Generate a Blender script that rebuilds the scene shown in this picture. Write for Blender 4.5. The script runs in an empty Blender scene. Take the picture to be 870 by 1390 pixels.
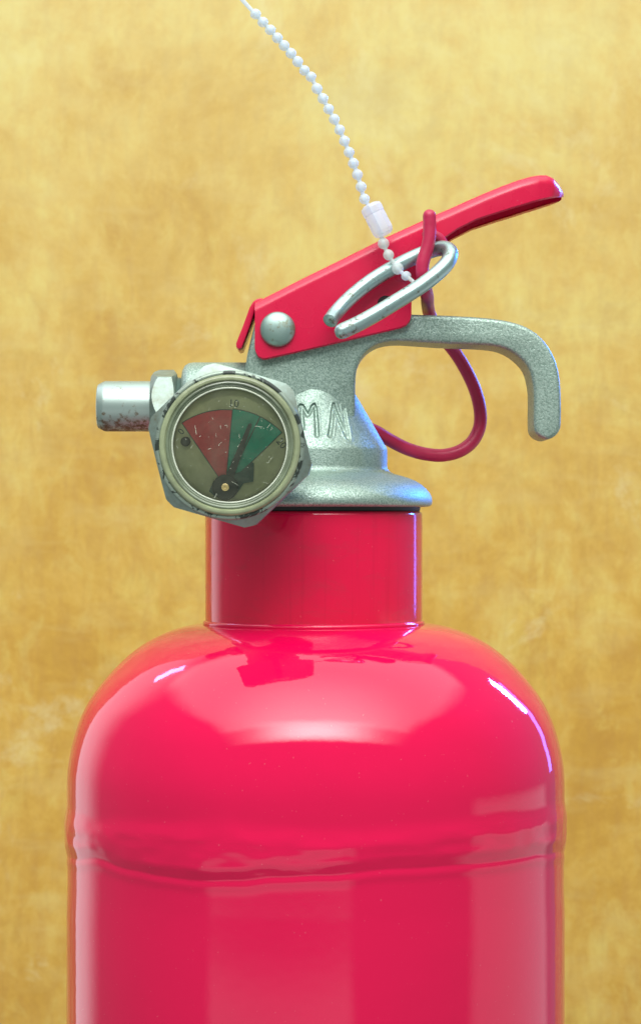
import bpy, bmesh, math, random
from mathutils import Vector, Matrix, noise

random.seed(7)
C = bpy.context.scene.collection
# ------------------------------------------------------------------ scale
# One unit of the drawing is 0.163 mm: the cylinder measures 109 mm across.
S = 0.1416 / 870.0            # metres per drawing unit
D = 3400.0                    # distance of the lens from the cylinder's axis, drawing units
def at(px, py, y=0.0):
    """point at picture position (px,py) and depth y (drawing units, + is away), in metres"""
    k = (D + y) / D
    return Vector(((px - 435) * S * k, y * S, (695 - py) * S * k))

# ------------------------------------------------------------------ camera
cam_d = bpy.data.cameras.new('camera')
cam = bpy.data.objects.new('camera', cam_d); C.objects.link(cam)
cam.location = (0, -D * S, 0)
cam.rotation_euler = (math.radians(90), 0, 0)
cam_d.sensor_fit = 'VERTICAL'; cam_d.sensor_height = 24.0
cam_d.lens = 24.0 * D / 1390.0
cam_d.clip_start = 0.02; cam_d.clip_end = 50
cam_d.dof.use_dof = True
cam_d.dof.focus_distance = (D - 130) * S
cam_d.dof.aperture_fstop = 26.0
bpy.context.scene.camera = cam

# ------------------------------------------------------------------ world
w = bpy.data.worlds.new('World'); bpy.context.scene.world = w
w.use_nodes = True
bg = w.node_tree.nodes['Background']
bg.inputs['Color'].default_value = (0.78, 0.95, 0.92, 1); bg.inputs['Strength'].default_value = 0.36

# ------------------------------------------------------------------ lamps
def lamp(name, loc, target, sx, sy, radiance, color=(1, 1, 1), soft=None):
    d = bpy.data.lights.new(name, 'AREA')
    d.shape = 'RECTANGLE'; d.size = sx; d.size_y = sy
    d.energy = radiance * sx * sy * math.pi
    d.color = color
    o = bpy.data.objects.new(name, d); C.objects.link(o)
    o.location = loc
    o.rotation_euler = (Vector(target) - Vector(loc)).to_track_quat('-Z', 'Y').to_euler()
    if soft:                          # softbox: bright in the middle of its cloth, dimmer to the rims
        d.use_nodes = True
        nt = d.node_tree; em = nt.nodes['Emission']
        g = nt.nodes.new('ShaderNodeNewGeometry')
        sep = nt.nodes.new('ShaderNodeSeparateXYZ'); nt.links.new(g.outputs['Parametric'], sep.inputs[0])
        last = None
        for ax, a, b in (('X', 0.0, soft[0]), ('X', 1.0, 1.0 - soft[0]), ('Y', 0.0, soft[1]), ('Y', 1.0, 1.0 - soft[2])):
            m = nt.nodes.new('ShaderNodeMapRange'); m.interpolation_type = 'SMOOTHSTEP'
            m.inputs['From Min'].default_value = a; m.inputs['From Max'].default_value = b
            nt.links.new(sep.outputs[ax], m.inputs['Value'])
            if last is None: last = m.outputs[0]
            else:
                mu = nt.nodes.new('ShaderNodeMath'); mu.operation = 'MULTIPLY'
                nt.links.new(last, mu.inputs[0]); nt.links.new(m.outputs[0], mu.inputs[1]); last = mu.outputs[0]
        nt.links.new(last, em.inputs['Strength'])
    return o
def polar(phi, el, dist):
    p, e = math.radians(phi), math.radians(el)
    return Vector((math.sin(p) * math.cos(e) * dist, -math.cos(p) * math.cos(e) * dist, math.sin(e) * dist))
TG = Vector((0, 0, -0.03))
lamp('softbox_lamp', (0, -0.52, 1.0), (0, 0, 0), 2.1, 1.25, 5.4, (1.0, 1.0, 0.97), (0.46, 0.07, 0.85))
lamp('ceiling_lamp', (0, -0.20, 1.25), (0, -0.15, 0), 2.8, 1.9, 2.0, (0.97, 1.0, 0.98), (0.12, 0.1, 0.1))
lamp('left_reflect_lamp', polar(-133, 12, 1.1), (0, 0, 0), 0.95, 2.0, 1.45, (1.0, 0.97, 0.97), (0.42, 0.1, 0.2))  # added dim lamp, stands in for the lit room wall mirrored at left
lamp('right_reflect_lamp', polar(100, -24.5, 0.95), (0, 0, -0.05), 1.10, 0.66, 0.70, (1, 0.95, 0.95), (0.14, 0.1, 0.1))  # added low lamp for the pale room surface mirrored at right
lamp('front_reflect_lamp', polar(-16, -24.5, 1.30), (0, 0, -0.07), 1.72, 0.66, 0.72, (1, 0.97, 0.97), (0.10, 0.1, 0.25))  # added low lamp whose reflection makes the pale panel on the shell
lamp('blue_tube_lamp', polar(132, 21, 0.75), (0, 0, -0.02), 0.040, 0.20, 320.0, (0.035, 0.22, 1.0))
lamp('softbox_core_lamp', polar(0, 45, 1.02), (0, 0, 0), 1.15, 0.40, 9.5, (1.0, 1.0, 0.98), (0.5, 0.3, 0.6))
lamp('blue_screen_lamp', polar(134, 10, 0.75), (0, 0, 0), 0.05, 0.40, 11.0, (0.12, 0.16, 1.0))
lamp('left_tube_lamp', polar(-126, 40, 0.80), (0, 0, -0.03), 0.04, 0.14, 20.0, (0.40, 0.42, 1.0))

sc = bpy.context.scene
sc.view_settings.view_transform = 'Standard'
sc.view_settings.look = 'None'
sc.view_settings.exposure = -0.09
sc.view_settings.gamma = 1.0
sc.view_settings.use_curve_mapping = False
sc.cycles.max_bounces = 10; sc.cycles.transparent_max_bounces = 12
sc.cycles.use_denoising = True

# ------------------------------------------------------------------ materials
def mat(name):
    m = bpy.data.materials.new(name); m.use_nodes = True
    nt = m.node_tree
    return m, nt, nt.nodes['Principled BSDF']
def node(nt, typ, **kw):
    n = nt.nodes.new(typ)
    for k, v in kw.items():
        if k in n.inputs: n.inputs[k].default_value = v
        else: setattr(n, k, v)
    return n
def coords(nt, scale=(1, 1, 1)):
    tc = nt.nodes.new('ShaderNodeTexCoord'); mp = nt.nodes.new('ShaderNodeMapping')
    mp.inputs['Scale'].default_value = scale
    nt.links.new(tc.outputs['Object'], mp.inputs[0]); return mp.outputs[0]
def ramp(nt, src, stops):
    r = nt.nodes.new('ShaderNodeValToRGB')
    el = r.color_ramp.elements
    while len(el) > 1: el.remove(el[-1])
    el[0].position = stops[0][0]; el[0].color = stops[0][1]
    for p, c in stops[1:]:
        e = el.new(p); e.color = c
    nt.links.new(src, r.inputs[0]); return r.outputs[0]
def mix(nt, fac, a, b, mode='MIX'):
    m = nt.nodes.new('ShaderNodeMix'); m.data_type = 'RGBA'; m.blend_type = mode
    for key, v in ((0, fac), (6, a), (7, b)):
        if hasattr(v, 'links'): nt.links.new(v, m.inputs[key])
        else: m.inputs[key].default_value = v
    return m.outputs[2]
def noise_tex(nt, vec, scale, detail=3, rough=0.5, dist=0.0):
    n = nt.nodes.new('ShaderNodeTexNoise'); n.inputs['Scale'].default_value = scale
    n.inputs['Detail'].default_value = detail; n.inputs['Roughness'].default_value = rough
    n.inputs['Distortion'].default_value = dist
    nt.links.new(vec, n.inputs['Vector']); return n.outputs['Fac']
def bump(nt, b, h, strength, dist):
    n = nt.nodes.new('ShaderNodeBump'); n.inputs['Strength'].default_value = strength
    n.inputs['Distance'].default_value = dist
    nt.links.new(h, n.inputs['Height'])
    nt.links.new(n.outputs[0], b.inputs['Normal'])
    return n
def grey(v): return (v, v, v, 1)

def red_paint(name, base, rough=0.09, dirt=0.25, peel=0.12):
    m, nt, b = mat(name)
    v = coords(nt)
    n1 = noise_tex(nt, v, 30, 5, 0.6)
    d = tuple(c * 0.72 for c in base[:3]) + (1,)
    c1 = mix(nt, ramp(nt, n1, [(0.45, grey(0)), (0.75, grey(dirt))]), base, d)
    sp = noise_tex(nt, v, 1500, 2, 0.6)       # tiny dust specks
    c2 = mix(nt, ramp(nt, sp, [(0.72, grey(0)), (0.76, grey(0.25))]), c1, (0.75, 0.25, 0.28, 1))
    nt.links.new(c2, b.inputs['Base Color'])
    r = noise_tex(nt, v, 70, 4, 0.6)
    nt.links.new(ramp(nt, r, [(0.35, grey(rough)), (0.8, grey(rough * 1.9 + 0.015))]), b.inputs['Roughness'])
    p = noise_tex(nt, v, 420, 2, 0.5)
    bump(nt, b, p, peel, 0.0002)
    b.inputs['IOR'].default_value = 1.52
    return m
RED = red_paint('red_gloss_paint', (0.68, 0.0015, 0.064, 1), 0.035, 0.25, 0.07)
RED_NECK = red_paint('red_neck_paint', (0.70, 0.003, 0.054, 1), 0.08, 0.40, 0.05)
def neck_reflections():                  # mirrored gauge and room bands put into the colour as blotches and upright streaks
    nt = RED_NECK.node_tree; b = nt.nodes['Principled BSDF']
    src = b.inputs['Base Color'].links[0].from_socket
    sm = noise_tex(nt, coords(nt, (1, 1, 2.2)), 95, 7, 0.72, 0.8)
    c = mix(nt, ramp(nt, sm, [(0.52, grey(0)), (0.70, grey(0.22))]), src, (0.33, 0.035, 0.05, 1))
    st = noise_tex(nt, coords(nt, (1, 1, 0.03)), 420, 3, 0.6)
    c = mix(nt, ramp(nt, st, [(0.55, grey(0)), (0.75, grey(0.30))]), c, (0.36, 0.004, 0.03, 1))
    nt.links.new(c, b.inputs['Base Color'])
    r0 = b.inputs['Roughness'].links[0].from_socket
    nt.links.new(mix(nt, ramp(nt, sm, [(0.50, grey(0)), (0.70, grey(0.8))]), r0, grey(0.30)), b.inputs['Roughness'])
neck_reflections()
RED_LEVER = red_paint('red_lever_paint', (0.60, 0.004, 0.050, 1), 0.22, 0.3, 0.1)
def cord_mat():
    m, nt, b = mat('red_cord_plastic')
    v = coords(nt)
    n = noise_tex(nt, v, 220, 4)
    nt.links.new(ramp(nt, n, [(0.35, (0.42, 0.010, 0.058, 1)), (0.7, (0.52, 0.018, 0.082, 1))]), b.inputs['Base Color'])
    b.inputs['Roughness'].default_value = 0.42
    bump(nt, b, noise_tex(nt, v, 900, 3), 0.2, 0.0002)
    return m
CORD = cord_mat()

def cast_metal(name, dark, light, rough=0.47, grain=2900, strength=0.42, metallic=0.85):
    m, nt, b = mat(name)
    v = coords(nt)
    f = noise_tex(nt, v, grain, 2, 0.65)
    big = noise_tex(nt, v, 90, 4, 0.6)
    c = ramp(nt, f, [(0.34, dark), (0.52, tuple(0.5 * (a + b_) for a, b_ in zip(dark, light))), (0.68, light)])
    c = mix(nt, ramp(nt, big, [(0.42, grey(0)), (0.8, grey(0.30))]), c, (0.17, 0.21, 0.17, 1))
    nt.links.new(c, b.inputs['Base Color'])
    b.inputs['Metallic'].default_value = metallic
    nt.links.new(ramp(nt, f, [(0.3, grey(rough + 0.12)), (0.7, grey(rough - 0.06))]), b.inputs['Roughness'])
    bump(nt, b, f, strength, 0.00022)
    return m
CAST = cast_metal('cast_aluminium', (0.20, 0.285, 0.24, 1), (0.455, 0.57, 0.505, 1), metallic=0.72)
def plated(name, base, rough, spots, spot_col, spot_at=0.60):
    m, nt, b = mat(name)
    v = coords(nt)
    s = noise_tex(nt, v, spots, 6, 0.72)
    fine = noise_tex(nt, v, 1400, 2, 0.5)
    k = ramp(nt, s, [(spot_at, grey(0)), (spot_at + 0.07, grey(0.85))])
    c = mix(nt, k, base, spot_col)
    nt.links.new(c, b.inputs['Base Color'])
    b.inputs['Metallic'].default_value = 0.92
    rr = mix(nt, k, grey(rough), grey(0.6))
    nt.links.new(rr, b.inputs['Roughness'])
    bump(nt, b, fine, 0.15, 0.0001)
    return m
STEEL = plated('zinc_plated_steel', (0.40, 0.535, 0.52, 1), 0.38, 420, (0.15, 0.13, 0.085, 1), 0.56)
RIVET = plated('stained_rivet_steel', (0.34, 0.46, 0.425, 1), 0.50, 420, (0.26, 0.27, 0.20, 1), 0.53)
def outlet_mat():
    m, nt, b = mat('outlet_steel')
    v = coords(nt)
    s = noise_tex(nt, v, 650, 5, 0.7)
    tc = nt.nodes.new('ShaderNodeTexCoord'); sep = nt.nodes.new('ShaderNodeSeparateXYZ')
    nt.links.new(tc.outputs['Object'], sep.inputs[0])
    low = node(nt, 'ShaderNodeMapRange'); low.inputs['From Min'].default_value = -4 * S; low.inputs['From Max'].default_value = -34 * S
    nt.links.new(sep.outputs['Z'], low.inputs['Value'])
    a = nt.nodes.new('ShaderNodeMath'); a.operation = 'MULTIPLY_ADD'; a.inputs[1].default_value = 0.24
    nt.links.new(low.outputs[0], a.inputs[0]); nt.links.new(s, a.inputs[2])
    k = ramp(nt, a.outputs[0], [(0.60, grey(0)), (0.74, grey(0.9))])
    rust = mix(nt, noise_tex(nt, v, 200, 2), (0.15, 0.115, 0.065, 1), (0.26, 0.17, 0.09, 1))
    nt.links.new(mix(nt, k, (0.40, 0.49, 0.455, 1), rust), b.inputs['Base Color'])
    b.inputs['Metallic'].default_value = 0.9
    nt.links.new(mix(nt, k, grey(0.46), grey(0.75)), b.inputs['Roughness'])
    bump(nt, b, noise_tex(nt, v, 1300, 2), 0.12, 0.0001)
    return m
OUTLET = outlet_mat()
def hex_mat():
    m, nt, b = mat('gauge_case_nickel')
    v = coords(nt)
    n = noise_tex(nt, v, 260, 5, 0.7)
    nt.links.new(ramp(nt, n, [(0.40, (0.30, 0.38, 0.345, 1)), (0.62, (0.24, 0.28, 0.235, 1)), (0.72, (0.18, 0.17, 0.12, 1))]), b.inputs['Base Color'])
    b.inputs['Metallic'].default_value = 0.85; b.inputs['Roughness'].default_value = 0.48
    bump(nt, b, noise_tex(nt, v, 1100, 3), 0.15, 0.0001)
    return m
HEXM = hex_mat()
def rim_mat():
    m, nt, b = mat('chipped_rim')
    v = coords(nt)
    n = noise_tex(nt, v, 210, 4, 0.75, 0.6)
    k = ramp(nt, n, [(0.50, grey(0)), (0.53, grey(1))])
    nt.links.new(mix(nt, k, (0.27, 0.33, 0.275, 1), (0.02, 0.03, 0.022, 1)), b.inputs['Base Color'])
    nt.links.new(mix(nt, k, grey(0.6), grey(0.0)), b.inputs['Metallic'])
    b.inputs['Roughness'].default_value = 0.45
    return m
RIM = rim_mat()
def simple(name, col, rough=0.5, metallic=0.0, var=0.15, scale=300, spec=None, bmp=0.0):
    m, nt, b = mat(name)
    v = coords(nt)
    n = noise_tex(nt, v, scale, 4, 0.6)
    d = tuple(c * (1 - var) for c in col[:3]) + (1,)
    u = tuple(min(1, c * (1 + var)) for c in col[:3]) + (1,)
    nt.links.new(ramp(nt, n, [(0.3, d), (0.7, u)]), b.inputs['Base Color'])
    b.inputs['Roughness'].default_value = rough; b.inputs['Metallic'].default_value = metallic
    if spec is not None: b.inputs['Specular IOR Level'].default_value = spec
    if bmp: bump(nt, b, n, bmp, 0.0002)
    return m
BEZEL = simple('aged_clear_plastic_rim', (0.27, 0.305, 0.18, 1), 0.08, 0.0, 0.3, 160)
BEZEL_LIP_SHADED = simple('clear_plastic_lip_shaded', (0.17, 0.205, 0.135, 1), 0.08, 0.0, 0.3, 160)  # groove shadow of the lens ring put into a darker plastic tone
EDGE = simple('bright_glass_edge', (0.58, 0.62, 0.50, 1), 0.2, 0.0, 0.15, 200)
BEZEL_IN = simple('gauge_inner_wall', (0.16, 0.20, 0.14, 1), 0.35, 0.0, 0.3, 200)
DIAL = simple('dial_olive', (0.43, 0.455, 0.26, 1), 0.6, 0.0, 0.22, 150)
DIAL_RED = simple('dial_red', (0.58, 0.06, 0.07, 1), 0.6, 0.0, 0.08, 900)
DIAL_GREEN = simple('dial_green', (0.003, 0.32, 0.21, 1), 0.6, 0.0, 0.12, 500)
INK = simple('dial_ink', (0.05, 0.085, 0.07, 1), 0.6, 0.0, 0.2, 500)
NEEDLE = simple('needle_black', (0.012, 0.022, 0.018, 1), 0.4, 0.0, 0.3, 500)
CWT = simple('dark_green_weight', (0.025, 0.085, 0.065, 1), 0.5, 0.0, 0.3, 500)
BRASS = simple('brass_pin', (0.72, 0.56, 0.26, 1), 0.3, 0.9, 0.1, 500)
RUBBER = simple('black_rubber', (0.012, 0.013, 0.013, 1), 0.55, 0.0, 0.3, 300)
SCRATCH = simple('scratch_white', (0.62, 0.66, 0.52, 1), 0.6, 0.0, 0.2, 500)
HOLE_SHADE = simple('hole_shade', (0.015, 0.012, 0.012, 1), 0.6, 0.0, 0.3, 500)
def glass_mat():
    m, nt, b = mat('aged_gauge_glass')
    out = nt.nodes['Material Output']
    tr = node(nt, 'ShaderNodeBsdfTransparent'); tr.inputs[0].default_value = (0.95, 0.97, 0.88, 1)
    gl = node(nt, 'ShaderNodeBsdfGlossy'); gl.inputs['Roughness'].default_value = 0.12
    df = node(nt, 'ShaderNodeBsdfDiffuse'); df.inputs[0].default_value = (0.46, 0.47, 0.34, 1)
    v = coords(nt)
    haze = ramp(nt, noise_tex(nt, v, 160, 6, 0.7, 0.5), [(0.40, grey(0.03)), (0.75, grey(0.13))])
    fr = node(nt, 'ShaderNodeFresnel'); fr.inputs['IOR'].default_value = 1.5
    m1 = node(nt, 'ShaderNodeMixShader'); nt.links.new(haze, m1.inputs[0])
    nt.links.new(tr.outputs[0], m1.inputs[1]); nt.links.new(df.outputs[0], m1.inputs[2])
    m2 = node(nt, 'ShaderNodeMixShader'); nt.links.new(fr.outputs[0], m2.inputs[0])
    nt.links.new(m1.outputs[0], m2.inputs[1]); nt.links.new(gl.outputs[0], m2.inputs[2])
    nt.links.new(m2.outputs[0], out.inputs['Surface'])
    return m
GLASS = glass_mat()
def milky(name, col, trans):
    m, nt, b = mat(name)
    out = nt.nodes['Material Output']
    v = coords(nt)
    n = noise_tex(nt, v, 500, 3)
    nt.links.new(ramp(nt, n, [(0.3, tuple(c * 0.9 for c in col[:3]) + (1,)), (0.7, col)]), b.inputs['Base Color'])
    b.inputs['Roughness'].default_value = 0.25
    t = node(nt, 'ShaderNodeBsdfTranslucent'); t.inputs[0].default_value = col
    mx = node(nt, 'ShaderNodeMixShader'); mx.inputs[0].default_value = trans
    nt.links.new(b.outputs[0], mx.inputs[1]); nt.links.new(t.outputs[0], mx.inputs[2])
    tp = node(nt, 'ShaderNodeBsdfTransparent'); tp.inputs[0].default_value = (0.93, 0.96, 0.97, 1)
    m3 = node(nt, 'ShaderNodeMixShader'); m3.inputs[0].default_value = 0.42
    nt.links.new(mx.outputs[0], m3.inputs[1]); nt.links.new(tp.outputs[0], m3.inputs[2])
    nt.links.new(m3.outputs[0], out.inputs['Surface'])
    return m
MILKY = milky('milky_plastic', (0.84, 0.90, 0.88, 1), 0.40)
LOCKM = milky('milky_plastic_lock', (0.86, 0.88, 0.89, 1), 0.40)
def wood_mat():
    m, nt, b = mat('varnished_plywood')
    v1 = coords(nt)
    vg = coords(nt, (1.0, 1.0, 0.22))          # grain runs upright
    vh = coords(nt, (0.30, 1.0, 1.0))          # faint cross figure
    blot = noise_tex(nt, v1, 17, 8, 0.74, 0.3)
    base = ramp(nt, blot, [(0.30, (0.46, 0.235, 0.032, 1)), (0.42, (0.58, 0.335, 0.048, 1)), (0.52, (0.64, 0.395, 0.072, 1)), (0.62, (0.685, 0.50, 0.115, 1)), (0.74, (0.72, 0.60, 0.24, 1))])
    fine = noise_tex(nt, coords(nt, (1.0, 1.0, 0.7)), 90, 7, 0.75, 0.5)
    c = mix(nt, ramp(nt, fine, [(0.35, grey(0.60)), (0.52, grey(0))]), base, (0.50, 0.275, 0.036, 1))
    c = mix(nt, ramp(nt, fine, [(0.52, grey(0)), (0.72, grey(0.58))]), c, (0.71, 0.585, 0.17, 1))
    g = noise_tex(nt, vg, 260, 5, 0.65, 0.3)
    c = mix(nt, ramp(nt, g, [(0.35, grey(0.28)), (0.55, grey(0))]), c, (0.46, 0.24, 0.06, 1))
    h = noise_tex(nt, vh, 150, 4, 0.6, 0.4)
    c = mix(nt, ramp(nt, h, [(0.50, grey(0)), (0.75, grey(0.26))]), c, (0.70, 0.56, 0.22, 1))
    st = noise_tex(nt, v1, 11, 7, 0.72, 0.9)
    c = mix(nt, ramp(nt, st, [(0.60, grey(0)), (0.74, grey(0.35))]), c, (0.36, 0.20, 0.075, 1))
    pale = noise_tex(nt, v1, 19, 7, 0.75, 0.5)
    c = mix(nt, ramp(nt, pale, [(0.56, grey(0)), (0.68, grey(0.5))]), c, (0.75, 0.68, 0.38, 1))
    nt.links.new(c, b.inputs['Base Color'])
    b.inputs['Roughness'].default_value = 0.45
    # overhead light put into the colour, paler and greener upwards, broken by blotches
    tc = nt.nodes.new('ShaderNodeTexCoord'); sep = nt.nodes.new('ShaderNodeSeparateXYZ')
    nt.links.new(tc.outputs['Object'], sep.inputs[0])
    mr = node(nt, 'ShaderNodeMapRange'); mr.inputs['From Min'].default_value = -0.04; mr.inputs['From Max'].default_value = 0.22
    nt.links.new(sep.outputs['Z'], mr.inputs['Value'])
    mm = node(nt, 'ShaderNodeMath'); mm.operation = 'MULTIPLY'
    nt.links.new(mr.outputs[0], mm.inputs[0])
    nt.links.new(ramp(nt, blot, [(0.35, grey(0.25)), (0.65, grey(0.8))]), mm.inputs[1])
    c = mix(nt, mm.outputs[0], c, (0.68, 0.60, 0.25, 1))
    nt.links.new(c, b.inputs['Base Color'])
    bump(nt, b, g, 0.08, 0.0004)
    return m
WOOD = wood_mat()

# ------------------------------------------------------------------ mesh helpers
def make(name, verts, faces, material, parent=None, smooth=True, angle=35):
    me = bpy.data.meshes.new(name)
    me.from_pydata([tuple(v) for v in verts], [], faces)
    bm = bmesh.new(); bm.from_mesh(me)
    bmesh.ops.recalc_face_normals(bm, faces=bm.faces[:])
    bm.to_mesh(me); bm.free()
    me.materials.append(material)
    if smooth:
        for p in me.polygons: p.use_smooth = True
        me.set_sharp_from_angle(angle=math.radians(angle))
    o = bpy.data.objects.new(name, me); C.objects.link(o)
    if parent: adopt(o, parent)
    return o
def origin_to(o, p):
    p = Vector(p)
    o.data.transform(Matrix.Translation(-p)); o.location = p
def adopt(o, parent):
    bpy.context.view_layer.update()
    o.parent = parent
    o.matrix_parent_inverse = Matrix.Identity(4)
    # all parts are modelled in world coordinates: shift to the parent's space
    off = Vector((0, 0, 0)); q = parent
    while q: off += q.location; q = q.parent
    o.location = o.location - off
class MB:
    def __init__(self): self.v = []; self.f = []
    def add(self, verts, faces):
        n = len(self.v); self.v += [Vector(p) for p in verts]; self.f += [[i + n for i in f] for f in faces]
    def build(self, name, m, parent=None, **k): return make(name, self.v, self.f, m, parent, **k)
def lathe(profile, n, frame, cap0=True, cap1=True, rad=None):
    """profile: (r, h) in drawing units; frame(x, y, h) -> world; rad(theta, r, h) may alter the radius"""
    v = []; f = []
    for r, h in profile:
        for i in range(n):
            t = 2 * math.pi * i / n
            rr = rad(t, r, h) if rad else r
            v.append(frame(rr * math.cos(t), rr * math.sin(t), h))
    for j in range(len(profile) - 1):
        for i in range(n):
            k = (i + 1) % n
            f.append([j * n + i, j * n + k, (j + 1) * n + k, (j + 1) * n + i])
    if cap0: f.append(list(range(n)))
    if cap1: f.append([(len(profile) - 1) * n + i for i in range(n)])
    return v, f
def up_frame(ax):                # axis upright at picture column ax; h is the picture row at axis depth
    return lambda x, y, h: Vector(((ax - 435 + x) * S, y * S, (695 - h) * S))
def front_frame(c):              # axis towards the viewer; c = world centre, h = units towards the viewer
    return lambda x, y, h: Vector((c[0] + x * S, c[1] - h * S, c[2] + y * S))
def side_frame(c):               # axis along X; h = units to the right of c
    return lambda x, y, h: Vector((c[0] + h * S, c[1] + x * S, c[2] + y * S))
def spline(pts, per=8, closed=False):
    pts = [Vector(p) for p in pts]; n = len(pts); out = []
    segs = n if closed else n - 1
    for i in range(segs):
        p1, p2 = pts[i], pts[(i + 1) % n]
        p0 = pts[(i - 1) % n] if (closed or i > 0) else p1 * 2 - p2
        p3 = pts[(i + 2) % n] if (closed or i + 2 < n) else p2 * 2 - p1
        for k in range(per):
            t = k / per
            out.append(0.5 * (2 * p1 + (p2 - p0) * t + (2 * p0 - 5 * p1 + 4 * p2 - p3) * t * t + (3 * p1 - p0 - 3 * p2 + p3) * t ** 3))
    if not closed: out.append(pts[-1])
    return out
def tube(path, radius, n=20, cap=('flat', 'round')):
    """path in metres; radius in drawing units (number or function of 0..1)"""
    R = (lambda t: radius) if not callable(radius) else radius
    m = len(path)
    tans = [(path[min(i + 1, m - 1)] - path[max(i - 1, 0)]).normalized() for i in range(m)]
    u = tans[0].orthogonal().normalized()
    rings = []
    for i in range(m):
        u = (u - tans[i] * u.dot(tans[i])).normalized()
        rings.append((path[i], u.copy(), tans[i].cross(u), R(i / (m - 1)) * S))
    def dome(ring, d):
        p, a, b, r = ring; out = []
        for k in range(1, 5):
            q = k / 5 * math.pi / 2
            out.append((p + d * r * math.sin(q), a, b, r * math.cos(q)))
        return out
    if cap[0] == 'round': rings = dome(rings[0], -tans[0])[::-1] + rings
    else:
        p, a, b, r = rings[0]; rings = [(p - tans[0] * 0.12 * r, a, b, r * 0.86)] + rings
    if cap[1] == 'round': rings = rings + dome(rings[-1], tans[-1])
    else:
        p, a, b, r = rings[-1]; rings = rings + [(p + tans[-1] * 0.12 * r, a, b, r * 0.86)]
    v = []; f = []
    for p, a, b, r in rings:
        for i in range(n):
            t = 2 * math.pi * i / n
            v.append(p + a * r * math.cos(t) + b * r * math.sin(t))
    for j in range(len(rings) - 1):
        for i in range(n):
            k = (i + 1) % n
            f.append([j * n + i, j * n + k, (j + 1) * n + k, (j + 1) * n + i])
    f.append(list(range(n))); f.append([(len(rings) - 1) * n + i for i in range(n)])
    return v, f
def slab(outline, y0, y1, bevel, segs=4):
    """outline: world points on the front (depth y0); pushed straight back to y1; edges rounded"""
    pts = [Vector((p[0], p[2])) for p in outline]
    pts = [p for i, p in enumerate(pts) if (p - pts[i - 1]).length > 0.4 * S]
    n = len(pts)
    area = sum(pts[i - 1].x * pts[i].y - pts[i].x * pts[i - 1].y for i in range(n))
    sg = 1 if area > 0 else -1
    nor = []
    for i in range(n):
        a = (pts[i] - pts[i - 1]).normalized(); b = (pts[(i + 1) % n] - pts[i]).normalized()
        t = (a + b).normalized(); c = max(0.5, t.dot(b))
        nor.append(Vector((-t.y, t.x)) * sg / c)              # inward
    rings = []
    for k in range(segs + 1):
        q = k / segs * math.pi / 2
        rings.append((bevel * (1 - math.sin(q)), y0 + bevel * (1 - math.cos(q))))
    rings += [(r, y0 + y1 - y) for r, y in rings[::-1]]
    v = []; f = []
    for r, y in rings:
        for p, m in zip(pts, nor):
            q = p + m * r * S; v.append(Vector((q.x, y * S, q.y)))
    for j in range(len(rings) - 1):
        for i in range(n):
            k = (i + 1) % n; f.append([j * n + i, j * n + k, (j + 1) * n + k, (j + 1) * n + i])
    from mathutils.geometry import tessellate_polygon
    for j in (0, len(rings) - 1):
        for t in tessellate_polygon([[v[j * n + i] for i in range(n)]]): f.append([j * n + q for q in t])
    return v, f
def interp(tab, x):
    if x <= tab[0][0]: return tab[0][1]
    for (a, p), (b, q) in zip(tab, tab[1:]):
        if x <= b:
            t = (x - a) / (b - a); return p + (q - p) * t
    return tab[-1][1]
def smooth_interp(tab, x):
    if x <= tab[0][0]: return tab[0][1]
    for (a, p), (b, q) in zip(tab, tab[1:]):
        if x <= b:
            t = (x - a) / (b - a); t = t * t * (3 - 2 * t); return p + (q - p) * t
    return tab[-1][1]
def smoothstep(a, b, x):
    t = max(0.0, min(1.0, (x - a) / (b - a))); return t * t * (3 - 2 * t)
def tag(o, label, cat, group=None):
    o['label'] = label; o['category'] = cat
    if group: o['group'] = group
    return o

# ------------------------------------------------------------------ setting: the plywood panel behind
bv, bf = [], []
BX, BY, BZ0, BZ1, BT = 0.255, 0.25, -0.31, 0.36, 0.012
board = make('plywood_board',
             [(-BX, BY, BZ0), (BX, BY, BZ0), (BX, BY, BZ1), (-BX, BY, BZ1), (-BX, BY + BT, BZ0), (BX, BY + BT, BZ0), (BX, BY + BT, BZ1), (-BX, BY + BT, BZ1)],
             [[0, 1, 2, 3], [5, 4, 7, 6], [4, 0, 3, 7], [1, 5, 6, 2], [3, 2, 6, 7], [4, 5, 1, 0]], WOOD, smooth=False)
tag(board, 'upright yellowish varnished plywood board with blotchy grain behind the red extinguisher', 'board')

# ------------------------------------------------------------------ the extinguisher
AX = 428.5
BASE = 2560.0
ext = bpy.data.objects.new('fire_extinguisher', None); C.objects.link(ext)
ext.empty_display_size = 0.05
ext.location = ((AX - 435) * S, 0, (695 - BASE) * S)
tag(ext, 'red fire extinguisher with grey metal valve, round pressure gauge and red squeeze lever', 'fire extinguisher')

# --- cylinder: dome, welded girth seam, straight shell
dome_pts = [(138, 846), (150, 846.8), (170, 849.2), (190, 854.2), (211, 862.2), (231, 872.8), (248, 884.8), (263, 898), (278, 913.5), (291, 929), (302, 944), (311, 959), (320, 979), (327, 1001), (332, 1022), (335, 1043), (336, 1065), (336, 1085)]
prof = [(p.x, p.y) for p in spline([(a, b, 0) for a, b in dome_pts], 4)]
h = 1085.0
while h < 1182: h += 1.0; prof.append((336, h))
prof += [(336, x) for x in (1190, 1200, 1230, 1300, 1500, 1800, 2200, 2500, 2530)]
prof += [(334, 2543), (328, 2553), (318, 2559), (300, 2560)]
seam_tab = [(-180, 462), (-90, 462), (-70, 452), (-56, 442), (-43, 449), (-35, 451), (-26, 453), (-16, 450), (-8, 444), (2, 441), (17, 436), (29, 436.5), (56, 437), (68, 443), (90, 458), (180, 462)]
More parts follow.
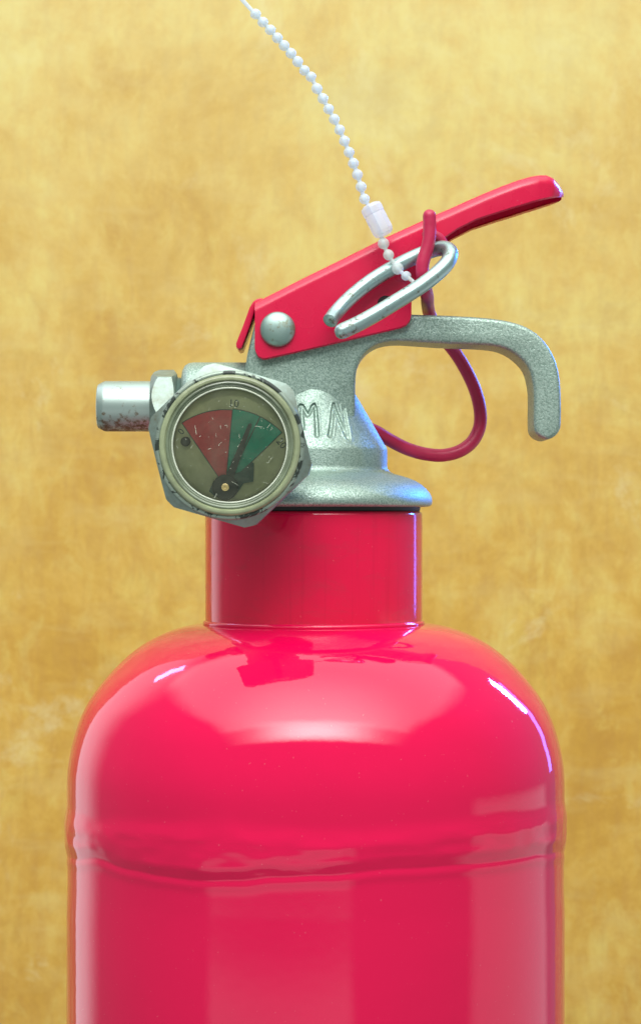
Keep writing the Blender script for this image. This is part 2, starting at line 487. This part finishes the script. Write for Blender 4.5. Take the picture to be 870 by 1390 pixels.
top_tab = [(-180, 402), (-90, 405), (-60, 404), (-40, 394), (-20, 388), (-8, 392), (0, 397), (20, 392), (60, 390), (90, 398), (180, 402)]
def body_rad(t, r, h):
    if h < 1070 or h > 1200: return r
    z = h - 695
    a = math.degrees(math.atan2(math.cos(t), -math.sin(t)))       # 0 = towards the lens, + = right
    q = Vector((math.cos(t) * 3.2, math.sin(t) * 3.2, z * 0.02))
    lo = smooth_interp(seam_tab, a) + 1.0 * noise.noise(q * 2.0)
    hi = smooth_interp(top_tab, a) + 3.0 * noise.noise(q * 1.5 + Vector((9, 0, 0)))
    up = smoothstep(hi - 14, hi + 18, z)
    dn = 1 - smoothstep(lo - 15, lo + 8, z)
    lump = 0.8 * noise.noise(q * 3.1 + Vector((0, 5, 0))) + 0.15 * noise.noise(q * 6.0)
    blob = 1.5 * math.exp(-((a + 22) / 17) ** 2) * smoothstep(lo - 60, lo - 18, z)
    d = 3.4 + lump + blob
    groove = -0.4 * math.exp(-((z - lo - 3.0) / 2.6) ** 2)
    sag = 1.0 * math.exp(-((z - lo - 10) / 7) ** 2)
    return r - 1 * smoothstep(hi, lo, z) + d * up * dn + groove + sag
v, f = lathe(prof, 420, up_frame(AX), True, True, body_rad)
cyl = make('cylinder', v, f, RED, ext, angle=60)

# --- neck tube and its lip
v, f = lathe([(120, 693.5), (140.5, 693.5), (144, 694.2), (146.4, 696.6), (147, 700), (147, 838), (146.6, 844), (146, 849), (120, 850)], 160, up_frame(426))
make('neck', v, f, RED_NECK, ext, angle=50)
v, f = lathe([(140, 841.0), (147.2, 841.6), (149.0, 842.6), (150.2, 844.2), (150.4, 846), (149.6, 848), (146, 850), (140, 851)], 160, up_frame(426))
make('neck_lip', v, f, RED, ext, angle=80)
v, f = lathe([(100, 686.5), (142.5, 686.5), (144, 688), (144, 692.5), (142.5, 694), (100, 694)], 128, up_frame(426))
make('gasket', v, f, RUBBER, ext)

# --- valve body: collar, cone with the hand cut letters, web and carrying handle in one casting
VX = 426.0
letters = [
    [(404.5, 561), (405.2, 556), (407.5, 553.4), (410, 554), (414, 560.7), (417.4, 566.5), (420.5, 563), (424, 555), (426.6, 552.6), (428.5, 557), (430, 576), (430.8, 594)],
    [(409, 556), (411, 584)],
    [(453.8, 552), (452, 563), (448.2, 594)],
    [(453.8, 553), (463, 576), (473, 597)],
    [(466.5, 555), (469.5, 573), (473, 596)],
]
cone_prof = [(48, 520), (56.4, 535.4), (80, 576), (97, 606)]
def cone_r(h): return interp([(b, a) for a, b in cone_prof], h)
strokes = []
for s in letters:
    q = []
    for px, py in s:
        r = cone_r(py); x = (px - VX) * (D - r * 0.95) / D
        q.append((math.asin(max(-1, min(1, x / r))) * 78, py))     # arc length at mid radius
    strokes.append(q)
def seg_d(p, a, b):
    ax, ay = a; bx, by = b; px, py = p
    dx, dy = bx - ax, by - ay; L = dx * dx + dy * dy
    t = max(0, min(1, ((px - ax) * dx + (py - ay) * dy) / L)) if L else 0
    return math.hypot(px - ax - t * dx, py - ay - t * dy)
def carve(ang, h):
    if h < 546 or h > 602 or abs(ang) > 50: return 0.0
    p = (math.radians(ang) * 78, h)
    d = min(seg_d(p, s[i], s[i + 1]) for s in strokes for i in range(len(s) - 1))
    edge = 0.6 * math.exp(-((d - 4.3) / 1.2) ** 2)          # burr thrown up beside the cut
    return edge - 4.0 * (1 - smoothstep(0.6, 3.6, d))
vb = MB()
cprof = [(48, 520), (52.3, 528)]
h = 535.4
while h <= 605.5: cprof.append((cone_r(h), h)); h += 0.85
cprof += [(98.6, 608.5), (99.4, 612), (99.4, 633), (100, 637), (103, 640.5), (108, 643), (116, 645.2), (127, 648.5), (138, 653), (146, 658), (152, 663.5), (157, 670), (159.6, 676), (160.2, 681), (159.4, 685), (156.5, 687.5), (150, 688.2), (100, 688.2)]
# angular stations: dense where the letters are
angs = []
a = -180.0
while a < 180 - 1e-6:
    angs.append(a); a += 0.55 if -30 <= a < 50 else 2.5
v = []; f = []
for r, hh in cprof:
    for a in angs:
        rr = r + carve(a, hh)
        t = math.radians(a)
        v.append(Vector(((VX - 435 + rr * math.sin(t)) * S, -rr * math.cos(t) * S, (695 - hh) * S)))
n = len(angs)
for j in range(len(cprof) - 1):
    for i in range(n):
        k = (i + 1) % n; f.append([j * n + i, j * n + k, (j + 1) * n + k, (j + 1) * n + i])
f.append(list(range(n))); f.append([(len(cprof) - 1) * n + i for i in range(n)])
vb.add(v, f)
W = 54
web = [(334, 545), (333, 500), (335.5, 482), (340, 462), (345.5, 440), (352, 431)]
web2 = [(420, 426), (500, 424), (548, 426)]
arm = [(566, 427), (600, 428), (640, 430), (668, 432.5), (692, 436.5), (714, 444), (732, 456.5), (746, 474), (755, 494), (759.5, 517), (761, 545), (760.8, 575)]
tip = [(758.5, 585), (752, 592.5), (743, 596.3), (734, 594), (727, 588), (724.3, 578)]
inner = [(724.3, 545), (723.3, 523), (717, 500), (703, 484), (683, 472.5), (660, 468.5), (630, 467.2), (600, 466), (570, 464), (545, 462.4), (525, 463.5), (508, 469), (494, 480.5), (485.5, 496), (482.4, 515), (482.2, 540), (482, 620), (345, 620)]
pts = [at(x, y, -W) for x, y in web] + [at(x, y, -W) for x, y in web2]
def dense(lst): return [at(p.x, p.y, -W) for p in spline([(a, b, 0) for a, b in lst], 3)]
pts = [at(x, y, -W) for x, y in web] + [at(x, y, -W) for x, y in web2] + dense(arm + tip + inner[:16]) + [at(x, y, -W) for x, y in inner[16:]]
v, f = slab(pts, -W, W, 5.5)
vb.add(v, f)
# side boss for the outlet and the short stub that carries the gauge
bc = at(247, 552, 0)
v, f = lathe([(40, 0), (50, 1.5), (56, 5), (59, 10), (60, 16), (60, 100), (50, 130)], 64, side_frame(bc))
vb.add(v, f)
gc = at(312, 604.3, -282)
GC = Vector((gc.x, 0, gc.z))
v, f = lathe([(60, 0), (60, 150), (66, 152), (66, 192)], 48, front_frame(GC)); vb.add(v, f)
valve = vb.build('valve_body', CAST, ext, angle=38)

# --- outlet plug, lock nut and thread on the left
oc = at(133, 551.5, 0)
v, f = lathe([(24, 0.6), (27.5, 0), (29.5, 1), (33.3, 8), (34.2, 11), (34.2, 80)], 72, side_frame(oc))
o = make('outlet_plug', v, f, OUTLET, None, angle=30); origin_to(o, oc); adopt(o, ext)
def hexr(t, apo, rot): 
    q = (t - rot) % (math.pi / 3) - math.pi / 6
    return apo / math.cos(q)
nc = at(206, 551.5, 0)
nv = []; nf = []
N = 192; apo = 45.5; rot = math.radians(14)
rows = []
for r_f, hh in (('c', 0), ('h', 1), ('h', 2), ('h', 3), ('d', 4)):
    row = []
    for i in range(N):
        t = 2 * math.pi * i / N; R = hexr(t, apo, rot); ex = (R - apo * 0.99)
        if hh == 0: r, x = apo * 0.90, 0
        elif hh == 1: r, x = R, 2.5 + ex * 1.15
        elif hh == 2: r, x = R, 18
        elif hh == 3: r, x = R, 33 - ex * 0.5
        else: r, x = apo * 0.97, 34.5
        row.append((r * math.cos(t), r * math.sin(t), x))
    rows.append(row)
fr = side_frame(nc)
nv = [fr(*p) for row in rows for p in row]
for j in range(len(rows) - 1):
    for i in range(N):
        k = (i + 1) % N; nf.append([j * N + i, j * N + k, (j + 1) * N + k, (j + 1) * N + i])
nf.append(list(range(N))); nf.append([4 * N + i for i in range(N)])
make('lock_nut', nv, nf, HEXM, ext, angle=22)
tp = []
for k in range(6): tp += [(37, k * 2.2), (40, k * 2.2 + 1.1)]
v, f = lathe(tp, 48, side_frame(at(239, 551.5, 0)))
make('thread', v, f, OUTLET, ext, angle=20)

# --- pressure gauge
GY0, GYF = 188.0, 282.0                       # back and front of the hexagon, units towards the lens
N = 360; apo = 93.6; cr0 = 92.6; hexrot = math.radians(-76)   # corner direction (picture angle 76 deg below the right)
gfr = front_frame(GC)
rows = []
for kind in range(5):
    row = []
    for i in range(N):
        t = 2 * math.pi * i / N
        q = (t - hexrot + math.pi / 6) % (math.pi / 3) - math.pi / 6  # 0 at a corner
        R = min(apo / math.cos(math.pi / 6 - abs(q)), 104.2)
        yf = GYF - 1.0 - max(0, R - cr0) * 0.62
        if kind == 0: r, y = 80, GY0
        elif kind == 1: r, y = R - 4, GY0
        elif kind == 2: r, y = R, GY0 + 3
        elif kind == 3: r, y = R, yf
        else: r, y = cr0, GYF - 1.0
        row.append((r * math.cos(t), r * math.sin(t), y))
    rows.append(row)
# the chamfer from the worn circle down to each corner, and the bore behind the dial
rows.append([(86 * math.cos(2 * math.pi * i / N), 84 * math.sin(2 * math.pi * i / N), GYF - 1.0) for i in range(N)])
v = [gfr(*p) for row in rows for p in row]; f = []
for j in range(len(rows) - 1):
    for i in range(N):
        k = (i + 1) % N; f.append([j * N + i, j * N + k, (j + 1) * N + k, (j + 1) * N + i])
f.append(list(range(N)))
gauge = make('pressure_gauge', v, f, HEXM, None, angle=20)
origin_to(gauge, GC); adopt(gauge, ext)
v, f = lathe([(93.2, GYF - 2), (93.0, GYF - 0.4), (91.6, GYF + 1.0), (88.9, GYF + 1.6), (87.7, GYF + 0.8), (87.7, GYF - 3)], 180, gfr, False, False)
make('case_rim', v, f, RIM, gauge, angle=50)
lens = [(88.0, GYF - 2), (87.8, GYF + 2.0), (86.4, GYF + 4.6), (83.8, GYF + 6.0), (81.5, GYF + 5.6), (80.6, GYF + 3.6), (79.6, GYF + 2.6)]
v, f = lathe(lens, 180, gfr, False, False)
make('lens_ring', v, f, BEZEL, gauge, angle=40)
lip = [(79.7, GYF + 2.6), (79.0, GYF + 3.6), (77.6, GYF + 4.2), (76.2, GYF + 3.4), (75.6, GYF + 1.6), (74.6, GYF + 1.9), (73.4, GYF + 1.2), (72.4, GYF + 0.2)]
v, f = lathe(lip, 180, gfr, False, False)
make('lens_lip', v, f, BEZEL_LIP_SHADED, gauge, angle=30)
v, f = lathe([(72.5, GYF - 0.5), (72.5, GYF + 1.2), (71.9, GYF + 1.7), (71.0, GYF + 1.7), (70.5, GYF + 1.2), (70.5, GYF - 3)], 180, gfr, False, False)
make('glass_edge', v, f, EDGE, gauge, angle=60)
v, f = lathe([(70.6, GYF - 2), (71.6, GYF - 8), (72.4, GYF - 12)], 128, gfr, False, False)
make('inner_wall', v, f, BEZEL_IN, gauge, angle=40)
v, f = lathe([(70.8, GYF - 1.6), (60, GYF - 1.0), (30, GYF - 0.5), (1, GYF - 0.4)], 128, gfr, False, True)
glass = make('gauge_glass', v, f, GLASS, gauge)
DY = GYF - 9.5
KG = (D - DY) / D                 # picture to scene scale at the dial's depth
def dial_pt(px, py, lift=0.0):
    p = at(px, py, -(DY + lift)); return p
v, f = lathe([(72.2, DY), (40, DY), (1, DY)], 96, gfr, False, True)
make('dial_face', v, f, DIAL, gauge)
piv = (306.2, 661.5)
def sector(name, a0, a1, rin, rout, lift, m):
    n = 24; top = []
    for i in range(n + 1):
        a = math.radians(a0 + (a1 - a0) * i / n)
        top.append((piv[0] + rout * math.cos(a), piv[1] - rout * math.sin(a)))
    for i in range(n, -1, -1):
        a = math.radians(a0 + (a1 - a0) * i / n)
        top.append((piv[0] + rin * math.cos(a), piv[1] - rin * math.sin(a)))
    k = len(top); v = [dial_pt(x, y, lift) for x, y in top] + [dial_pt(x, y, 0.05) for x, y in top]
    f = []
    for i in range(n):
        f.append([i, i + 1, k - 2 - i, k - 1 - i])
    for i in range(k): f.append([i, (i + 1) % k, k + (i + 1) % k, k + i])
    return make(name, v, f, m, gauge, smooth=False)
def ang_of(px, py): return math.degrees(math.atan2(piv[1] - py, px - piv[0]))
aR0 = ang_of(249, 577); aRG = ang_of(315.8, 556); aG1 = ang_of(383, 587)
sector('red_zone', aR0, aRG + 0.3, 12, 105.5, 0.5, DIAL_RED)
sector('green_zone', aRG - 0.3, aG1, 12, 107, 0.5, DIAL_GREEN)
# thin printed outline of the zones, plus a dark line across the green
def strip(mb, p, q, wd, lift):
    p = Vector((p[0], p[1])); q = Vector((q[0], q[1])); d = (q - p).normalized(); nrm = Vector((-d.y, d.x)) * wd / 2
    c = [p + nrm, q + nrm, q - nrm, p - nrm]
    mb.add([dial_pt(a.x, a.y, lift) for a in c] + [dial_pt(a.x, a.y, lift - 0.4) for a in c],
           [[0, 1, 2, 3], [0, 1, 5, 4], [1, 2, 6, 5], [2, 3, 7, 6], [3, 0, 4, 7]])
ink = MB()
def pol(a, r): a = math.radians(a); return (piv[0] + r * math.cos(a), piv[1] - r * math.sin(a))
strip(ink, pol(aG1, 14), pol(aG1, 107), 1.2, 1.0)
strip(ink, pol(aRG, 14), pol(aRG, 106), 1.4, 1.0)
strip(ink, pol(aR0, 14), pol(aR0, 105), 1.0, 1.0)
strip(ink, pol(ang_of(353, 566), 45), pol(ang_of(353, 566), 107), 1.5, 1.05)
for a0, a1, r in ((aG1, aRG, 107), (aRG, aR0, 105.5)):
    for i in range(14):
        b0 = a0 + (a1 - a0) * i / 14; b1 = a0 + (a1 - a0) * (i + 1) / 14
        strip(ink, pol(b0, r), pol(b1, r), 1.0, 1.0)
ink.build('scale_outline', INK, gauge, smooth=False)
def numeral(txt, px, py, size, rotdeg):
    cu = bpy.data.curves.new('numeral', 'FONT'); cu.body = txt
    cu.size = size * S; cu.align_x = 'CENTER'; cu.align_y = 'CENTER'; cu.extrude = 0.15 * S; cu.resolution_u = 3
    t = bpy.data.objects.new('numeral_src', cu); C.objects.link(t)
    bpy.context.view_layer.update()
    me = bpy.data.meshes.new_from_object(t.evaluated_get(bpy.context.evaluated_depsgraph_get()))
    bpy.data.objects.remove(t)
    me.transform(Matrix.Translation(dial_pt(px, py, 0.5)) @ Matrix.Rotation(math.radians(rotdeg), 4, 'Y') @ Matrix.Rotation(math.radians(90), 4, 'X'))
    me.materials.clear(); me.materials.append(INK)
    o = bpy.data.objects.new('numeral', me); C.objects.link(o); adopt(o, gauge); return o
numeral('10', 317.5, 548, 13.5, 3)
numeral('0', 246.5, 586, 12, -52)
numeral('20', 382, 602, 13, 52)
# needle, hub, pin, stop
nd = MB()
ta = ang_of(340, 575.5)
def pol2(a, r, off):
    p = Vector(pol(a, r)); t = math.radians(a); return (p.x + off * math.sin(t), p.y + off * math.cos(t))
def plate(mb, poly, l0, l1):
    k = len(poly)
    mb.add([dial_pt(x, y, l1) for x, y in poly] + [dial_pt(x, y, l0) for x, y in poly],
           [list(range(k)), list(range(2 * k - 1, k - 1, -1))] + [[i, (i + 1) % k, k + (i + 1) % k, k + i] for i in range(k)])
plate(nd, [pol2(ta, 8, 5.5), pol2(ta, 50, 4.2), pol2(ta, 92, 2.2), pol2(ta, 94, 0), pol2(ta, 92, -2.2), pol2(ta, 50, -4.2), pol2(ta, 8, -5.5)], 5.0, 6.5)
nd.build('needle', NEEDLE, gauge, smooth=False)
cw = MB()
plate(cw, [(284, 667), (290, 653), (304, 646), (326, 641), (341, 627), (345, 629), (344, 654), (331, 656), (321, 671), (306, 676), (292, 674)], 2.0, 3.4)
cw.build('counterweight', CWT, gauge, smooth=False)
hub_c = dial_pt(*piv, 0); hub_c = Vector((hub_c.x, 0, hub_c.z))
v, f = lathe([(16, DY + 3.8), (16, DY + 7.2), (15, DY + 8), (5, DY + 8.2)], 48, front_frame(hub_c))
make('hub', v, f, NEEDLE, gauge)
v, f = lathe([(4.6, DY + 7), (4.6, DY + 9.2), (3.8, DY + 10), (1.6, DY + 10.2), (1.2, DY + 9.6)], 28, front_frame(hub_c))
make('pivot_pin', v, f, BRASS, gauge)
sc_ = dial_pt(252.5, 599.5); sc_ = Vector((sc_.x, 0, sc_.z))
v, f = lathe([(6.2, DY), (6.2, DY + 6), (5, DY + 7.2), (2, DY + 7.8)], 28, front_frame(sc_))
make('stop_pin', v, f, NEEDLE, gauge)
# scratches in the glass
sm = MB()
for i in range(70):
    a = random.uniform(0, 6.283); r = 66 * math.sqrt(random.random())
    cx, cz = r * math.cos(a), r * math.sin(a)
    L = random.choice([0.6, 0.6, 0.8, 1, 1.5, 2.5, 4]) * random.uniform(0.7, 1.5); wd = random.uniform(0.18, 0.42)
    b = random.gauss(0.7, 0.9); dx, dz = math.cos(b), math.sin(b)
    q = []
    for s, t in ((-1, -0.6), (1, -0.3), (1, 0.3), (-1, 0.6)):
        x = cx + dx * L * s - dz * wd * t; z = cz + dz * L * s + dx * wd * t
        q.append(gfr(x, z, GYF + 0.1))
    sm.add(q, [[0, 1, 2, 3]])
o = sm.build('scratches', SCRATCH, glass, smooth=False); o['kind'] = 'stuff'

# --- squeeze lever: one folded sheet, open below
top_tab = [(346, 409.5), (350, 407.5), (410, 377), (465.5, 349.7), (520.7, 322), (565, 301.7), (592, 289.5), (613, 280.5), (636, 270), (659, 260), (682, 250.5), (705, 242), (720, 237.5), (733, 235), (743, 234.3), (753, 237.5), (761, 245.5), (766, 251.5), (769.5, 256)]
bot_tab = [(346, 474), (347.5, 480), (351, 485.5), (357, 488.2), (362, 488), (400, 479.5), (450, 468), (500, 456), (543, 445.8), (551, 442.5), (556, 437), (558.2, 429), (558.6, 404), (561, 392), (566, 377), (575, 358), (588, 340), (604, 323), (620, 312), (647, 298.5), (682, 287), (705, 280), (722, 274.5), (740, 269.5), (753, 266), (761, 263.8), (766, 262.6), (769.5, 261)]
hw_tab = [(346, 66), (600, 66), (700, 64), (730, 60), (750, 51), (761, 38), (766, 28), (769.5, 17)]
xs = sorted(set([x for x, _ in top_tab] + [x for x, _ in bot_tab] + [346 + i * 8 for i in range(53)]))
xs = [x for i, x in enumerate(xs) if i == 0 or x - xs[i - 1] > 0.3]
tops = lambda x: interp(top_tab, x)
lv = MB(); T = 9.5
def section(x):
    zt, zb, hw = tops(x), interp(bot_tab, x), interp(hw_tab, x)
    rc = min(15.0, (zb - zt) * 0.48, hw * 0.6)
    t = min(T, hw * 0.4, (zb - zt) * 0.42)
    o = []
    roll = smoothstep(600, 680, x) * (1 - smoothstep(745, 765, x))      # hems turned in under the grip
    ri = 5.0 * roll
    bo = [(-hw + 2.2, zb), (-hw, zb - 2.2)]
    bo += [(-hw + rc * (1 - math.cos(a)), zt + rc * (1 - math.sin(a))) for a in [i * math.pi / 2 / 8 for i in range(9)]]
    left = bo
    right = [(-y, z) for y, z in bo[::-1]]
    rin = max(1.0, rc - t)
    ih = hw - t
    inn = [(ih - ri, zb - 1.5), (ih, zb - 2.2 - 2 * roll)]
    inn += [(ih - rin * (1 - math.cos(a)), zt + t + rin * (1 - math.sin(a))) for a in [i * math.pi / 2 / 5 for i in range(6)]]
    inn += [(-y, z) for y, z in inn[::-1]]
    return left + right + inn
secs = [section(x) for x in xs]
n = len(secs[0])
v = []
for x, s in zip(xs, secs):
    for y, z in s:
        p = at(x, z, -66); v.append(Vector((p.x, y * S, p.z)))
f = []
for j in range(len(xs) - 1):
    for i in range(n):
        k = (i + 1) % n; f.append([j * n + i, j * n + k, (j + 1) * n + k, (j + 1) * n + i])
f.append(list(range(n))[::-1]); f.append([(len(xs) - 1) * n + i for i in range(n)])
lv.add(v, f)
tab = [(356, 404.5), (349, 405.5), (343.5, 409.5), (339, 417), (330, 442), (320.6, 466), (320.8, 471), (324, 474), (328, 472), (329.5, 468.5), (338, 446), (346, 422), (350, 415), (357, 412)]
v, f = slab([at(x, y, -50) for x, y in tab], -50, 50, 1.6, 2)
lv.add(v, f)
lever = lv.build('lever', RED_LEVER, ext, angle=32)
bm = bmesh.new(); bm.from_mesh(lever.data); bmesh.ops.triangulate(bm, faces=[q for q in bm.faces if len(q.verts) > 6]); bm.to_mesh(lever.data); bm.free()
rc = at(377, 447, -66); rc0 = Vector((rc.x, 0, rc.z))
v, f = lathe([(18, 60), (22.5, 65.5), (23.4, 67), (23.2, 69.2), (21, 72.5), (16.5, 75.2), (10, 77.2), (4, 78)], 56, front_frame(rc0))
riv = make('rivet', v, f, RIVET, None, angle=50); origin_to(riv, (rc.x, rc.y, rc.z)); adopt(riv, lever)
rb = riv.copy(); C.objects.link(rb)                       # its twin on the far cheek
rb.rotation_euler = (0, 0, math.pi); rb.location = riv.location.copy(); rb.location.y = 66 * S
hc = at(523.5, 413, -66); hc0 = Vector((hc.x, 0, hc.z))
v, f = lathe([(11.5, 66.2), (11.0, 67.0), (9.9, 66.9), (9.5, 66.4)], 40, front_frame(hc0), False, False)
make('pin_hole_shade', v, f, HOLE_SHADE, lever)
v, f = lathe([(9.7, 66.3), (9.0, 66.5), (2, 66.5)], 40, front_frame(hc0), False, True)  # no bore: the hole's shade is a black disc on the cheek
make('hole_shade_disc', v, f, HOLE_SHADE, lever)

# ------------------------------------------------------------------ pull ring (safety pin)
ring = bpy.data.objects.new('pull_ring', None)
rp = [(448, 435.5, -112), (456, 424.5, -99), (472, 407.5, -90), (493, 389.5, -86), (517, 373, -84), (545, 357.5, -84), (571, 345.5, -85), (592, 338.2, -90), (605, 337.5, -100), (611, 344, -113), (606.5, 357, -125), (592, 372, -134), (570, 389, -140), (540, 408, -145), (508, 427.5, -148), (484, 440.5, -149), (464.5, 449.5, -149)]
path = spline([at(*p) for p in rp], 7)
v, f = tube(path, lambda t: 10.0 + 0.4 * t, 24, ('flat', 'round'))
ring = make('pull_ring', v, f, STEEL, None, angle=45)
origin_to(ring, at(530, 395, -110))
tag(ring, 'shiny steel pull ring hooked through the red lever, worn and cut open at one end', 'pull ring')

# ------------------------------------------------------------------ red retaining cord
cp = [(582.6, 293, -107), (582.8, 308, -107), (582.4, 322, -107.5), (579.5, 337, -108), (575.5, 350, -109), (573, 362, -109), (573.5, 376, -106), (577, 391, -84), (579.5, 402, -40), (580, 409, 10), (580.5, 416, 50), (583, 427, 72), (592, 445, 84), (606, 464, 88), (620.5, 483, 88), (634, 506, 87), (645, 531, 85), (651, 556, 82), (650.5, 579, 80), (641, 599, 77), (624, 612, 73), (601, 618, 68), (576, 616, 62), (552, 609, 55), (530, 598, 45), (510, 586, 34), (490, 578, 24)]
path = spline([at(*p) for p in cp], 8)
v, f = tube(path, lambda t: 8.7 + 0.5 * t, 22, ('round', 'flat'))
cb = MB(); cb.add(v, f)
# the loose turn of the cord that shows behind the rod
path = spline([at(*p) for p in [(579, 318, -88), (589, 319, -86), (597, 324, -84), (603, 333, -82)]], 6)
v, f = tube(path, 6.5, 16, ('round', 'round')); cb.add(v, f)
cord = cb.build('retaining_cord', CORD, None, angle=60)
origin_to(cord, at(600, 470, 40))
tag(cord, 'dull red plastic cord looping below the grey handle and up through the ring', 'cord')

# ------------------------------------------------------------------ bead tie
tie = bpy.data.objects.new('bead_seal_tie', None); C.objects.link(tie)
tie.empty_display_size = 0.01
tie.location = at(512, 298, -96)
tag(tie, 'milky white plastic bead tie with a barrel lock rising from the pull ring', 'seal tie')
beads = [(347, 19), (357, 30), (367, 40.5), (376.6, 51.5), (385.8, 61.8), (395, 72.3), (404, 83.6), (413.2, 95.6), (422, 104.2), (430.2, 120.3), (438.3, 133.8), (446, 148), (453.7, 161.8), (461, 176.2), (467.4, 191.3), (473.7, 206.6), (479.6, 221.7), (485, 237), (490, 253.5), (494.6, 270)]
def zdep(i): return -96 - 0.5 * (19 - i)
proto = None
def bead_at(px, py, y, r):
    global proto
    p = at(px, py, y)
    if proto is None:
        v, f = lathe([(0.22, -0.98), (0.5, -0.87), (0.8, -0.6), (0.97, -0.24), (1, 0), (0.97, 0.24), (0.8, 0.6), (0.5, 0.87), (0.22, 0.98)], 18, lambda x, y, h: Vector((x * S, y * S, h * S)))
        o = make('bead', v, f, MILKY, None, angle=80); proto = o
    else:
        o = proto.copy(); C.objects.link(o)
    o.parent = None; o.location = p; o.scale = (r, r, r * random.uniform(0.95, 1.05))
    o.rotation_euler = (random.uniform(-.2, .2), random.uniform(-0.6, -0.3), 0)
    o.parent = tie; o.location = p - tie.location
    return o
for i, (px, py) in enumerate(beads): bead_at(px, py, zdep(i), 7.1)
bead_at(520.3, 330.5, -98, 7.6); bead_at(527.2, 346, -99, 7.2)
bead_at(539.5, 364.5, -103, 7.9); bead_at(551, 374.5, -112, 6.6)
# thin core between the beads, and the straight tail above
path = spline([at(318, -12, -108), at(332, 3, -107), at(341, 13, -106)] + [at(px, py, zdep(i)) for i, (px, py) in enumerate(beads)] + [at(512, 298, -96), at(520.3, 330.5, -98), at(527.2, 346, -99), at(539.5, 364.5, -103), at(551, 374.5, -112), at(559, 381, -120), at(564, 387, -122)], 4)
v, f = tube(path, 2.7, 10, ('round', 'round'))
o = make('strand', v, f, MILKY, None); adopt(o, tie)
# barrel lock, eight sided with a narrower foot
a0, a1 = at(501.5, 277.5, -96), at(522.5, 319, -97)
d = (a1 - a0); L = d.length / S; d.normalize(); uy = Vector((0, -1, 0)); ux = d.cross(uy).normalized(); uy = ux.cross(d)
def bf_(x, y, h): return a0 + ux * x * S + uy * y * S + d * h * S
def lr(t, r, h):
    q = (t + 0.2) % (math.pi / 4) - math.pi / 8
    return r * (0.955 / math.cos(q))
v, f = lathe([(5, 0.5), (9.5, 0), (13.0, 2.2), (14.0, 5), (14.0, L * 0.28), (13.3, L * 0.32), (13.7, L * 0.36), (13.7, L - 7), (12.2, L - 2.5), (9.5, L), (5, L + 0.3)], 64, bf_, True, True, lr)
o = make('barrel_lock', v, f, LOCKM, None, angle=16); adopt(o, tie)
